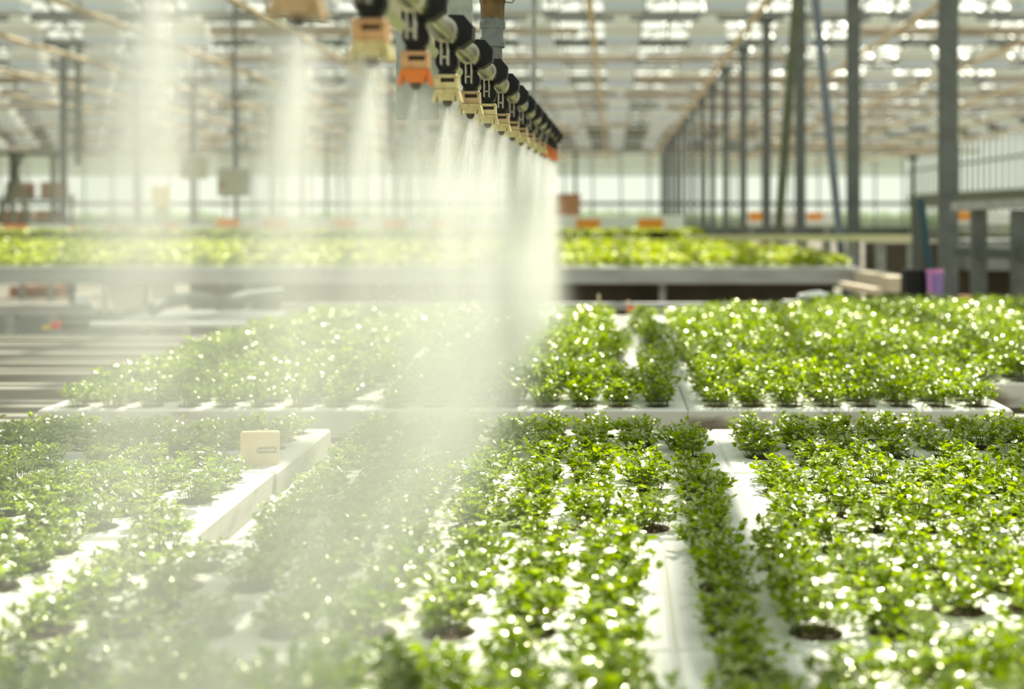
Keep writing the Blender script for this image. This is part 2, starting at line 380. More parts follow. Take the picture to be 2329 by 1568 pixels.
# foam tray: 8 x 5 round cells, hollow
TW, TD, TH = .664, .392, .058; PIT = .0785
ZT = EYE - .41                               # top of the trays on benches one and two
def cells():
    return [((i - 3.5) * .0785, (j - 2) * .0745) for j in range(5) for i in range(8)]
def make_tray(seed):
    b = MB(); z = 0; N = 12; r = .027; dep = -.03
    xs = [-TW / 2] + [(i - 4) * .0785 for i in range(9)] + [TW / 2]
    yy = [-TD / 2] + [(j - 2.5) * .0745 for j in range(6)] + [TD / 2]
    ch = .004
    for i in range(10):
        for j in range(7):
            x0, x1, y0, y1 = xs[i], xs[i + 1], yy[j], yy[j + 1]
            if 1 <= i <= 8 and 1 <= j <= 5:
                cx, cy = (x0 + x1) / 2, (y0 + y1) / 2
                sq = []; ci = []; lo = []
                for k in range(N):
                    a = 2 * math.pi * k / N + math.pi / N; c_, s_ = math.cos(a), math.sin(a); q = 1 / max(abs(c_), abs(s_))
                    sq.append((cx + c_ * q * (x1 - x0) / 2, cy + s_ * q * (y1 - y0) / 2, z)); ci.append((cx + r * c_, cy + r * s_, z)); lo.append((cx + r * .8 * c_, cy + r * .8 * s_, dep))
                b.add(sq + ci + lo, [(k, (k + 1) % N, N + (k + 1) % N, N + k) for k in range(N)] + [(N + k, N + (k + 1) % N, 2 * N + (k + 1) % N, 2 * N + k) for k in range(N)] + [tuple(2 * N + k for k in range(N))], 0)
            else:
                b.add([(x0, y0, z), (x1, y0, z), (x1, y1, z), (x0, y1, z)], [(0, 1, 2, 3)], 0)
    hx, hy = TW / 2, TD / 2
    b.add([(-hx, -hy, z), (hx, -hy, z), (hx, hy, z), (-hx, hy, z), (-hx - ch, -hy - ch, z - ch), (hx + ch, -hy - ch, z - ch), (hx + ch, hy + ch, z - ch), (-hx - ch, hy + ch, z - ch)],
          [(4, 5, 1, 0), (5, 6, 2, 1), (6, 7, 3, 2), (7, 4, 0, 3)], 0)
    hx += ch; hy += ch
    b.add([(-hx, -hy, z - ch), (hx, -hy, z - ch), (hx, hy, z - ch), (-hx, hy, z - ch), (-hx, -hy, -TH), (hx, -hy, -TH), (hx, hy, -TH), (-hx, hy, -TH)],
          [(4, 5, 1, 0), (5, 6, 2, 1), (6, 7, 3, 2), (7, 4, 0, 3), (7, 6, 5, 4)], 1)
    return b.build('foam_tray', [M['foam'], M['foam_stained']])
tray0 = make_tray(0)
used = False
def place_tray(x, y, z, rz, label, group):
    global used
    o = tray0 if not used else tray0.copy()
    if used: C.objects.link(o)
    used = True; o.location = (x, y, z); o.rotation_euler = (0, 0, rz)
    return tag(o, label, 'tray', group)
rnd = random.Random(11)
# (row y-centre, x of a seam, name of the row)
seat = []          # (x, y, z, bench, trayname, row j, col i)
rows1 = [(.99, .058, 'nearest tray row'), (1.392, .058, 'second tray row'), (1.80, .185, 'third tray row'), (2.204, .185, 'fourth tray row')]
for ri, (yc, seam, nm) in enumerate(rows1):
    rot = (.004, -.006, .012, .010)[ri]
    k0 = math.floor((-.50 * (yc + .2) * .97 - .35 - seam) / .672) ; k1 = math.ceil((.335 * (yc + .2) + .35 - seam) / .672)
    for k in range(k0, k1):
        xc = seam + (k + .5) * .672 - (.045 if k < -1 and ri > 1 else 0); yj = rnd.uniform(-.004, .004)
        y_ = yc + yj + math.tan(rot) * (xc) * 0
        side = 'left' if k < 0 else 'right'; n = -k - 1 if k < 0 else k
        tn = '%s tray %s of strip' % (nth(n), side)
        place_tray(xc, y_, ZT, rot, 'white foam seedling tray on the front bench, %s, %s' % (nm, tn.replace('tray ', '')), 'foam trays on the front bench')
        for idx, (cx, cy) in enumerate(cells()):
            seat.append((xc + cx * math.cos(rot) - cy * math.sin(rot), y_ + cy + cx * rot, ZT, 1, nm + ', ' + tn, idx // 8, idx % 8))
rows2 = [2.84 + .402 * k for k in range(7)]
for ri, yc in enumerate(rows2):
    x0, x1 = (-1.185, .83) if ri == 0 else (-1.30 + .03 * (ri % 3), 1.5 if ri < 5 else 1.75)
    if ri == 6: x0, x1 = .55, 1.9
    k0 = round((x0 - .155) / .674); k1 = max(1, round((x1 - .155) / .674))
    for k in range(k0, k1):
        off = 0 if ri == 0 else (-.03, .02, -.012, .03, .0, .02)[ri % 6]
        xc = .155 + (k + .5) * .674 + off; rot = rnd.uniform(-.006, .006)
        side = 'left' if k < 0 else 'right'; n = -k - 1 if k < 0 else k
        place_tray(xc, yc, ZT, rot, 'white foam tray on the second bench, %s row back, %s %s of seam' % (nth(ri), nth(n), side), 'foam trays on the second bench')
        for idx, (cx, cy) in enumerate(cells()):
            seat.append((xc + cx, yc + cy, ZT, 2, 'second bench front row' if ri == 0 else '', idx // 8, idx % 8))

# prototypes of the individual clumps: foliage mesh with stems and soil plug as parts
protos = []
for v in range(7):
    (LV, LT), (SV, ST) = clump(100 + v, 36, 7, R0=.0225, H=.043, L0=.0118, splay=.55)
    o = mesh_np('seedling_clump', LV, LT, np.zeros(len(LT)), [M['leaf']])
    mesh_np('stems', SV, ST, np.zeros(len(ST)), [M['stem']], parent=o)
    MB().lathe([(.020, -.026), (.0262, -.002), (.022, .0005), (.008, .002)], (0, 0, 0), 14).build('soil_plug', M['soil'], o, smooth=True)
    protos.append([o, False])
def inview(x, y, z, mg=0):
    px = VX + F * x / y; py = VY + F * (EYE - z) / y
    return -mg < px < 2329 + mg and -mg < py < 1568 + mg
rnd = random.Random(3)
seatd = []
for s_ in seat:
    x, y, z, bench, tn, j, i = s_
    px = VX + F * x / y; py = VY + F * .41 / y
    # a few empty cells
    gone = rnd.random() < (.045 if bench == 1 else .012)
    if bench == 1 and 1680 < px < 1790 and 1120 < py < 1240: gone = True
    if bench == 1 and 1700 < px < 1830 and 1440 < py < 1520: gone = True
    if bench == 2 and abs(x - .05) < .038 and y > 3.05: gone = True
    if bench == 1 and abs(x + .562) < .05 and abs(y - 2.06) < .035: gone = True
    if gone: continue
    seatd.append(s_)
cand = sorted([s_ for s_ in seatd if inview(s_[0], s_[1], s_[2] + .03, 25)], key=lambda q: q[1])[:300]
candset = set(map(id, cand)); 
for q, s_ in enumerate(cand):
    x, y, z, bench, tn, j, i = s_
    pr = protos[rnd.randrange(7)]
    o = pr[0] if not pr[1] else copy_tree(pr[0]); pr[1] = True
    sc = rnd.uniform(.96, 1.17) * (.90 if x < -.3 else 1.0)
    o.location = (x + rnd.uniform(-.003, .003), y + rnd.uniform(-.003, .003), z - .001); o.scale = (sc, sc, sc * rnd.uniform(.8, 1.0) * (.86 if bench == 1 else 1.15)); o.rotation_euler = (rnd.uniform(-.08, .08), rnd.uniform(-.08, .08), rnd.uniform(0, 6.28))
    if bench == 1: lb = 'seedling clump, %s from left, %s from front, %s' % (nth(i), nth(j), tn)
    else: lb = 'second bench seedling clump, %s from the left, %s row from its front' % (nth(int((x + 1.3) / .0785)), nth(j))
    tag(o, lb, 'seedling', 'seedling clumps in the foam trays')
for pr in protos:
    if not pr[1]: bpy.data.objects.remove(pr[0])
def bulk(name, pts, variants, mats, rng, sc=(.9, 1.15), zr=(.85, 1.1), tall=None):
    Vs, Ts, Ms = [], [], []; off = 0
    for (x, y, z) in pts:
        V, T, mi = variants[rng.integers(len(variants))]
        a = rng.uniform(0, 6.28); s = rng.uniform(*sc); c_, s_ = math.cos(a) * s, math.sin(a) * s
        W = np.empty_like(V); W[:, 0] = V[:, 0] * c_ - V[:, 1] * s_ + x; W[:, 1] = V[:, 0] * s_ + V[:, 1] * c_ + y; W[:, 2] = V[:, 2] * s * rng.uniform(*zr) * (tall(x, y) if tall else 1) + z
        Vs.append(W); Ts.append(T + off); Ms.append(mi); off += len(V)
    return mesh_np(name, np.concatenate(Vs), np.concatenate(Ts), np.concatenate(Ms), mats)
def variant(seed, *a, **k):
    (LV, LT), (SV, ST) = clump(seed, *a, **k)
    n = 8; an = np.arange(n) * 2 * np.pi / n; r = k.get('R0', .026)
    DV = np.concatenate([[[0, 0, .002]], np.stack([np.cos(an) * r, np.sin(an) * r, an * 0 - .001], 1)]); DT = np.array([[0, 1 + i, 1 + (i + 1) % n] for i in range(n)])
    V = np.concatenate([LV, SV, DV]); T = np.concatenate([LT, ST + len(LV), DT + len(LV) + len(SV)])
    return V, T, np.concatenate([np.zeros(len(LT)), np.ones(len(ST)), np.full(len(DT), 2)])
rng = np.random.default_rng(8)
vs_ = [variant(300 + v, 32, 6, R0=.0235, H=.05, L0=.0135, seg=1, splay=.6) for v in range(6)]
rest = [(s_[0], s_[1], s_[2]) for s_ in seatd if id(s_) not in candset]
o = bulk('seedling_clumps_farther', rest, vs_, [M['leaf'], M['stem'], M['soil']], rng, sc=(1.02, 1.3), tall=lambda x, y: (.70 if x < .35 else .9) if y > 4.2 else 1)
tag(o, 'dense field of green seedling clumps filling the second bench behind the front bench', 'seedlings', kind='stuff')

# third bench plants: paler, broader leaves
Z3 = EYE - .398
l3 = [clump(500 + v, 12, 5, R0=.03, H=.075, L0=.045, seg=2, wr=.62, splay=.5) for v in range(4)]
p3 = []
for v, ((LV, LT), (SV, ST)) in enumerate(l3):
    o = mesh_np('lettuce_seedling', LV, LT, np.zeros(len(LT)), [M['leaf_pale']]); p3.append([o, False])
seat3 = []
for j in range(40):
    y = 9.02 + j * .112
    for i in range(78):
        x = 1.66 - .17 * (y - 8.94) - i * .112
        if VX + F * x / y > -40 and (rnd.random() > .02): seat3.append((x + rnd.uniform(-.01, .01), y, Z3 + .012, j, i))
for q, (x, y, z, j, i) in enumerate(seat3[:300]):
    pr = p3[rnd.randrange(4)]; o = pr[0] if not pr[1] else pr[0].copy()
    if pr[1]: C.objects.link(o)
    pr[1] = True; o.location = (x, y, z - .004); s = rnd.uniform(.85, 1.1) * (.74 if j == 0 else 1); o.scale = (s, s, s * .9); o.rotation_euler = (0, 0, rnd.uniform(0, 6.28))
    tag(o, 'bright yellow-green lettuce seedling on the third bench, %s from its right end, %s row back' % (nth(i), nth(j)), 'seedling', 'lettuce seedlings along the third bench front')
v3 = [variant(600 + v, 9, 4, R0=.03, H=.075, L0=.05, seg=1, wr=.62, splay=.5) for v in range(5)]
o = bulk('lettuce_seedlings_farther', [q[:3] for q in seat3[300:]], v3, [M['leaf_pale'], M['stem'], M['soil']], rng)
tag(o, 'bright yellow-green lettuce carpet covering the back of the third bench', 'seedlings', kind='stuff')

# ------------------------------------------------------------------ benches
def bench(name, x0, x1, y0, y1, zt, rim, label, m, legx, lip=.0):
    e = empty(name, ((x0 + x1) / 2, (y0 + y1) / 2, 0)); cx, cy = (x0 + x1) / 2, (y0 + y1) / 2; hx, hy = (x1 - x0) / 2, (y1 - y0) / 2
    MB().box((0, 0, zt - .012), (2 * hx, 2 * hy, .02)).build('bench_bed', M['alu'], e)
    MB().box((0, -hy - .012, zt - rim / 2 + lip), (2 * hx + .05, .024, rim), bev=.004).box((0, hy + .012, zt - rim / 2 + lip), (2 * hx + .05, .024, rim), bev=.004).box((-hx - .012, 0, zt - rim / 2 + lip), (.024, 2 * hy, rim)).box((hx + .012, 0, zt - rim / 2 + lip), (.024, 2 * hy, rim)).build('bench_rim', m, e)
    for x in legx:
        for y in (-hy + .12, hy - .12):
            MB().box((x - cx, y, (zt - rim) / 2 + .005), (.05, .05, zt - rim + .01), bev=.004).build('leg', m, e)
    tag(e, label, 'bench'); return e
bench('front_bench', -1.9, 1.35, .79, 2.415, ZT - TH - .001, .07, 'aluminium bench at the front carrying the nearest seedling trays', M['alu'], (-1.6, 0, 1.1))
e3 = empty('growing_bench', (-3.4, 9, 0)); rm = .105
def zx(y): return 1.74 - .17 * (y - 8.94)
def slab(pts, z0, z1): 
    n = len(pts); vs = [(x + 3.4, y - 9, z) for z in (z0, z1) for x, y in pts]
    return vs, [tuple(range(n - 1, -1, -1)), tuple(range(n, 2 * n))] + [(i, (i + 1) % n, n + (i + 1) % n, n + i) for i in range(n)]
MB().add(*slab([(-8.6, 8.94), (zx(8.94), 8.94), (zx(13.45), 13.45), (-8.6, 13.45)], Z3 - .03, Z3 - .002)).build('bench_bed', M['alu'], e3)
rb_ = MB()
for pts in ([(-8.62, 8.915), (zx(8.94) + .03, 8.915), (zx(8.94) + .03, 8.939), (-8.62, 8.939)], [(-8.62, 13.451), (zx(13.45), 13.451), (zx(13.45), 13.475), (-8.62, 13.475)], [(zx(8.94) + .002, 8.94), (zx(8.94) + .03, 8.94), (zx(13.45) + .03, 13.47), (zx(13.45) + .002, 13.47)]):
    rb_.add(*slab(pts, Z3 - rm, Z3))
rb_.build('bench_rim', M['alu'], e3)
for x in (-5.6, -2.6, .35):
    for y in (9.1, 13.2): MB().box((x + 3.4, y - 9, (Z3 - .03) / 2), (.05, .05, Z3 - .03), bev=.004).build('leg', M['alu'], e3)
tag(e3, 'long grey aluminium bench covered in bright lettuce behind the empty channels', 'bench')
v_, f_ = slab([(-8.58, 8.97), (zx(8.97) - .02, 8.97), (zx(13.4) - .02, 13.4), (-8.58, 13.4)], Z3 - .001, Z3 + .010)
o = MB().add(v_, f_).build('foam_sheet', M['foam'], loc=(-3.4, 9, 0))
tag(o, 'white foam sheet lying on the third bench beneath the lettuce seedlings', 'foam sheet')

# channels (gutters) carrying the second bench
zc = ZT - TH - .002
ch_d = [1363 / (y - VY) for y in (945, 912, 873, 840, 817, 797, 779, 764)] 
for k, d in enumerate(ch_d):
    b = MB()
    b.box((-1.05, d, zc - .012), (5.3, .13, .012)).box((-1.05, d - .06, zc - .03), (5.3, .012, .045)).box((-1.05, d + .06, zc - .03), (5.3, .012, .045)).box((-1.05, d, zc - .003), (5.3, .03, .005))
    o = b.build('aluminium_channel', M['channel']); tag(o, 'long empty aluminium channel lying crosswise under the second bench, %s from the front' % nth(k), 'channel', 'aluminium channels under the second bench')
e = empty('channel_support', (0, 0, 0)); 
for x in (-3.4, -1.0, .2, 1.4):
    MB().box((x, 4.1, zc - .095), (.06, 2.9, .08)).build('rail', M['galv'], e)
    for y in (2.8, 5.4): MB().box((x, y, (zc - .13) / 2), (.06, .06, zc - .13)).build('leg', M['galv'], e)
tag(e, 'steel frame on legs below the aluminium channels', 'bench')
# bright bent rail at the far end of channels, and long rails beyond
o = MB().path([P(205, 738, 5.5), P(555, 738, 5.5), P(578, 746, 5.5), P(588, 770, 5.5)], .011, 10).build('bent_pipe', M['white'], smooth=True); tag(o, 'pale bent pipe lying behind the empty channels at left', 'pipe')
for k, (xa, xb, y, d, h) in enumerate([(640, 2000, 697, 6.1, .035), (-60, 215, 705, 6.6, .055)]):
    a = P(xa, y, d); b_ = P(xb, y, d); ee = empty('side_rail', ((a.x + b_.x) / 2, d, 0)); L = b_.x - a.x
    MB().box((0, 0, a.z), (L, .05, h), bev=.004).build('beam', M['alu'], ee)
    for x in (-L / 2 + .2, L / 2 - .2): MB().box((x, 0, (a.z - h / 2) / 2), (.05, .045, a.z - h / 2)).build('leg', M['galv'], ee)
    tag(ee, ('long pale rail running behind the second bench' if k == 0 else 'short grey rail under the third bench at far left'), 'rail')
o = MB().box((P(105, 0, 6.9).x, 6.9, P(0, 745, 6.9).z / 1 - .03), (1.0, .03, .2)).build('sheet_metal', M['grey']); tag(o, 'grey metal panel below the short rail at far left', 'panel')
o = MB().box((P(190, 0, 6.6).x, 6.6, P(0, 705, 6.6).z + .053), (.075, .05, .05), bev=.006).build('white_block', M['white']); tag(o, 'small white block on the end of the short left rail', 'block')

# ------------------------------------------------------------------ spray boom
def NZ(d): return EYE + .128 + .0135 * d      # height of the nozzle cap centres
BX = -.203
nd = [.57, .82, 1.07, 1.31, 1.56, 1.81] + [2.06 + .25 * k for k in range(10)]
def make_nozzle(cols, kind):
    e = empty('spray_nozzle')
    # valve body: saddle round the tube, neck, rear drum
    b = MB()
    b.lathe([(.011, .0185), (.0105, .030), (.0105, .045), (.012, .052)], (0, 0, 0), 18)
    b.box((0, 0, .056), (.028, .026, .016), bev=.004)
    b.tube((.001, .004, .0335), (.001, -.013, .0335), .0135, 22).tube((.001, -.013, .0335), (.001, -.016, .0335), .011, 22)
    b.build('valve_body', M['black'], e, smooth=True)
    h = MB(); q = [(-.012, .060), (-.003, .050), (.018, .051), (.032, .061), (.033, .077), (.022, .090), (-.004, .091), (-.012, .082)]
    vs = [(x, yy, z) for yy in (-.013, .013) for x, z in q]; h.add(vs, [tuple(range(8)), tuple(range(15, 7, -1))] + [(i, 8 + i, 8 + (i + 1) % 8, (i + 1) % 8) for i in range(8)])
    h.build('saddle_clamp', M['black'], e)
    c = MB()   # quick cap: upper block with a slot, lower flared body with two wings
    wU, hU, dU = .0285, .0155, .024
    z0 = .0035
    # block built round a through slot
    for zz, hh in ((z0 - .0015 - .0, .003), (z0 + .0125, .0045)): c.box((0, 0, zz), (wU, dU, hh), 0, bev=.001)
    c.box((-.0105, 0, z0 + .0055), (.0075, dU, .013)).box((.0125, 0, z0 + .0055), (.0035, dU, .013)).box((.002, .006, z0 + .0055), (.018, .010, .012)).box((.002, 0, z0 + .0022), (.018, dU, .0055))
    c.build('cap_top', M[cols[0]], e)
    l = MB()
    l.add([(-.0125, -.012, 0), (.0125, -.012, 0), (.0125, .012, 0), (-.0125, .012, 0), (-.0095, -.010, -.0135), (.0095, -.010, -.0135), (.0095, .010, -.0135), (-.0095, .010, -.0135)],
          [(0, 1, 2, 3), (7, 6, 5, 4), (0, 4, 5, 1), (1, 5, 6, 2), (2, 6, 7, 3), (3, 7, 4, 0)])
    for s in (-1, 1):
        q = [(s * .0115, -.009, .0005), (s * .0150, -.009, -.001), (s * .0185, -.009, -.015), (s * .0140, -.009, -.0165), (s * .0112, -.009, -.006)]
        vs = q + [(x, .009, z) for x, _, z in q]; f = [(0, 1, 2, 3, 4), (9, 8, 7, 6, 5)] + [(i, 5 + i, 5 + (i + 1) % 5, (i + 1) % 5) for i in range(5)]
        l.add(vs, f)
    l.build('cap_wings', M[cols[1]], e)
    MB().box((.0022, -.001, z0 + .0078), (.0168, .008, .0060)).build('slot_lining', M['tip'], e)
    MB().lathe([(.0025, -.0205), (.005, -.018), (.0062, -.0136)], (0, 0, 0), 12).build('nozzle_tip', M['tip'], e)
    return e
kinds = {0: ('cream_dull', 'cream_dull'), 1: ('peach', 'cream'), 2: ('peach', 'orange'), 3: ('cream', 'cream'), 4: ('cream_dull', 'cream'), 5: ('orange', 'orange')}
seq = [0, 0, 1, 2, 3, 4, 3, 4, 4, 4, 4, 4, 4, 5, 5, 5]
lbls = ['out-of-frame nozzle nearest the viewer', 'very blurred brown spray nozzle cut off by the top edge', 'blurred cream spray nozzle with a peach top, left of the metal plate',
        'bright orange spray nozzle hanging before the metal plate', 'sharp cream-yellow spray nozzle right of the orange one', 'cream spray nozzle with dirt specks, just below the second clamp',
        'cream spray nozzle partly behind the speckled one']
made = {}
for i, d in enumerate(nd):
    k = seq[i]
    if k in made: o = copy_tree(made[k])
    else: o = make_nozzle(kinds[k], k); made[k] = o
    o.location = (BX, d, NZ(d)); o.rotation_euler = (0, 0, (.0, .03, -.02, .05, -.04)[i % 5])
    lb = lbls[i] if i < len(lbls) else ('tan spray nozzle on the boom, %s beyond the speckled cream one' % nth(i - 6) if k != 5 else 'orange spray nozzle at the far end of the boom, %s of three' % nth(i - 13))
    tag(o, lb, 'spray nozzle', 'spray nozzles along the boom')
boom = empty('spray_boom', (BX, 2.3, EYE))
TZ = .066
def bp(x, d, z): return (x, d - 2.3, NZ(d) - EYE + z)
MB().tube(bp(.004, .35, TZ), bp(.004, 4.42, TZ), .0135, 20).build('water_pipe', M['steel'], boom, smooth=True)
MB().tube(bp(.004, 4.42, TZ), bp(.004, 4.45, TZ), .018, 16).build('end_cap', M['black'], boom, smooth=True)
for i, d in enumerate(nd[1:14]):
    for dd in (-.055,):
        y = d + dd; c = MB()
        c.tube(bp(.004, y - .008, TZ), bp(.004, y + .008, TZ), .0155, 20)
        for s in (-.0035, .0035):
            c.box(bp(.004 + s, y, TZ - .0275), (.002, .016, .028), bev=.0008); c.box(bp(.004 + s, y, TZ + .0225), (.002, .016, .020), bev=.0008)
        c.tube(bp(-.001, y, TZ - .031), bp(.009, y, TZ - .031), .002, 6)
        c.build('pipe_clamp', M['steel'], boom, smooth=True)
# square cream carrier rail beside the pipe, ends at the plate
MB().bar(bp(-.030, .62, TZ + .0), bp(-.030, 4.3, TZ + .0), .02, .02).build('carrier_rail', M['rail_cream'], boom)
pl = MB(); pc = P(935, 0, 1.72)
a = P(901, 272, 1.72); b_ = P(998, -80, 1.72)
pl.box(((a.x + b_.x) / 2 - BX, 1.72 - 2.3, (a.z + b_.z) / 2 - EYE), (b_.x - a.x, .004, b_.z - a.z), bev=.0015)
pl.build('mounting_plate', M['plate'], boom)
pl = MB(); a = P(922, 108, 1.712); pl.box((a.x + .045 - BX, 1.714 - 2.3, a.z + .055 - EYE), (.09, .006, .11), bev=.001).build('backing_flange', M['plate'], boom)
# riser pipe with nut and brass coupling at d = 2.12
rx, rd = P(1120, 0, 2.14).x - BX, 2.14 - 2.3
def zz(py): return P(0, py, 2.14).z - EYE
MB().lathe([(.021, zz(108)), (.021, zz(88)), (.0185, zz(84)), (.0185, zz(66))], (rx, rd, 0), 20).lathe([(.0165, zz(150)), (.0165, zz(108))], (rx, rd, 0), 16).build('riser_pipe', M['iron'], boom, smooth=True)
MB().lathe([(.0215, zz(66)), (.0215, zz(52)), (.020, zz(46)), (.020, zz(42))], (rx, rd, 0), 6).build('riser_nut', M['iron'], boom)
MB().lathe([(.0195, zz(43)), (.0205, zz(10)), (.022, zz(4)), (.022, zz(-22)), (.018, zz(-24))], (rx, rd, 0), 8).build('brass_coupling', M['brass'], boom)
MB().tube((rx, rd, zz(-24)), (rx, rd, .78), .016, 16).build('supply_pipe', M['galv'], boom, smooth=True)
MB().path([(rx + .022, rd, zz(4)), (rx + .034, rd, zz(5)), (rx + .037, rd, zz(-4)), (rx + .037, rd, zz(-14))], .0022, 6).build('wire_hook', M['galv'], boom)
# hangers from the trolley beam above
tb = EYE + .80
for d in (1.72, 3.9): MB().box((-.04, d - 2.3, (.26 + .78) / 2 + .0), (.012, .03, .78 - .17), bev=.002).build('hanger_strap', M['galv'], boom)
tag(boom, 'steel irrigation boom pipe with clamps, hanging over the seedlings', 'irrigation boom')
# trolley beam overhead, a little right of the boom; its shade falls along the trays
tbm = empty('trolley_beam', (0, 0, 0))
MB().box((.53, 2.6, tb + .45), (.075, 5.6, .12), bev=.01).build('beam', M['galv'], tbm)
for y in (.9, 2.1, 3.9): MB().box((.17, y, tb + .36), (.92, .05, .05), bev=.005).build('cross_arm', M['galv'], tbm)
for y in (2.1, 3.9): MB().tube((.57, y, tb + .5), (.57, y, ZG - .1), .012, 8).build('hanging_rod', M['galv'], tbm)
for y in (1.72, 2.14, 3.9): MB().box((BX if 0 else (rx + BX if y == 2.14 else BX - .04), y, tb + .165), (.03, .03, .38), bev=.003).build('boom_hanger', M['galv'], tbm)
tag(tbm, 'galvanised trolley beam above the boom that carries it over the benches', 'beam')

# ------------------------------------------------------------------ water
def jetmat():
    m = bpy.data.materials.new('water_jet'); m.use_nodes = True; n = m.node_tree.nodes; l = m.node_tree.links; n.clear()
    out = n.new('ShaderNodeOutputMaterial'); tr = n.new('ShaderNodeBsdfTransparent'); t = n.new('ShaderNodeBsdfTranslucent'); d = n.new('ShaderNodeBsdfDiffuse')
    for q in (t, d): q.inputs[0].default_value = (.95, .96, .95, 1)
    mx = n.new('ShaderNodeMixShader'); mx.inputs[0].default_value = .35; l.new(t.outputs[0], mx.inputs[1]); l.new(d.outputs[0], mx.inputs[2])
    tc = n.new('ShaderNodeTexCoord'); sx = n.new('ShaderNodeSeparateXYZ'); l.new(tc.outputs['Object'], sx.inputs[0])
    mp = n.new('ShaderNodeMapRange'); mp.inputs[1].default_value = -.17; mp.inputs[2].default_value = 0.; mp.inputs[3].default_value = 0; mp.inputs[4].default_value = 1
    l.new(sx.outputs['Z'], mp.inputs[0])
    pw = n.new('ShaderNodeMath'); pw.operation = 'POWER'; pw.inputs[1].default_value = 1.5; l.new(mp.outputs[0], pw.inputs[0])
    # streaks: angle round the jet axis = x / z
    dv = n.new('ShaderNodeMath'); dv.operation = 'DIVIDE'; l.new(sx.outputs['X'], dv.inputs[0]); l.new(sx.outputs['Z'], dv.inputs[1])
    dy = n.new('ShaderNodeMath'); dy.operation = 'DIVIDE'; l.new(sx.outputs['Y'], dy.inputs[0]); l.new(sx.outputs['Z'], dy.inputs[1])
    cb = n.new('ShaderNodeCombineXYZ'); l.new(dv.outputs[0], cb.inputs[0]); l.new(dy.outputs[0], cb.inputs[1])
    nz = n.new('ShaderNodeTexNoise'); nz.inputs['Scale'].default_value = 22; nz.inputs['Detail'].default_value = 3; l.new(cb.outputs[0], nz.inputs['Vector'])
    mr = n.new('ShaderNodeMapRange'); mr.inputs[1].default_value = .36; mr.inputs[2].default_value = .66; mr.inputs[3].default_value = .15; mr.inputs[4].default_value = 1; l.new(nz.outputs['Fac'], mr.inputs[0])
    mu = n.new('ShaderNodeMath'); mu.operation = 'MULTIPLY'; l.new(pw.outputs[0], mu.inputs[0]); l.new(mr.outputs[0], mu.inputs[1])
    m2 = n.new('ShaderNodeMath'); m2.operation = 'MULTIPLY'; m2.inputs[1].default_value = .85; m2.use_clamp = True; l.new(mu.outputs[0], m2.inputs[0])
    mix = n.new('ShaderNodeMixShader'); l.new(m2.outputs[0], mix.inputs[0]); l.new(tr.outputs[0], mix.inputs[1]); l.new(mx.outputs[0], mix.inputs[2])
    l.new(mix.outputs[0], out.inputs[0]); return m
JM = jetmat(); jet0 = None
for i, d in enumerate(nd):
    if jet0 is None:
        b = MB()
        for sc, dx in ((1, 0), (.45, -.02)):
            N = 20; prof = [(.001, 0), (.007, -.03), (.013, -.06), (.022, -.10), (.036, -.17)]
            vs = [(r * sc * math.cos(2 * math.pi * q / N) * .85 + z * dx * -1 - .12 * abs(z) * 1.0, r * sc * math.sin(2 * math.pi * q / N) * 1.7, z) for r, z in prof for q in range(N)]
            b.add(vs, [(k * N + q, k * N + (q + 1) % N, (k + 1) * N + (q + 1) % N, (k + 1) * N + q) for k in range(4) for q in range(N)])
        jet0 = b.build('water_jet', JM, smooth=True, angle=180); o = jet0
    else: o = jet0.copy(); C.objects.link(o)
    o.location = (BX, d, NZ(d) - .0195); s = rnd.uniform(.85, 1.1); o.scale = (s, s, 1)
    lb = 'white water jet spraying down from the ' + ('nearest nozzle out of frame' if i == 0 else 'blurred brown nozzle' if i == 1 else 'blurred cream and peach nozzle' if i == 2 else 'orange nozzle before the plate' if i == 3 else 'sharp cream-yellow nozzle' if i == 4 else 'speckled cream nozzle' if i == 5 else '%s nozzle beyond the speckled one' % nth(i - 6))
    tag(o, lb, 'water jet', 'water jets under the boom nozzles')

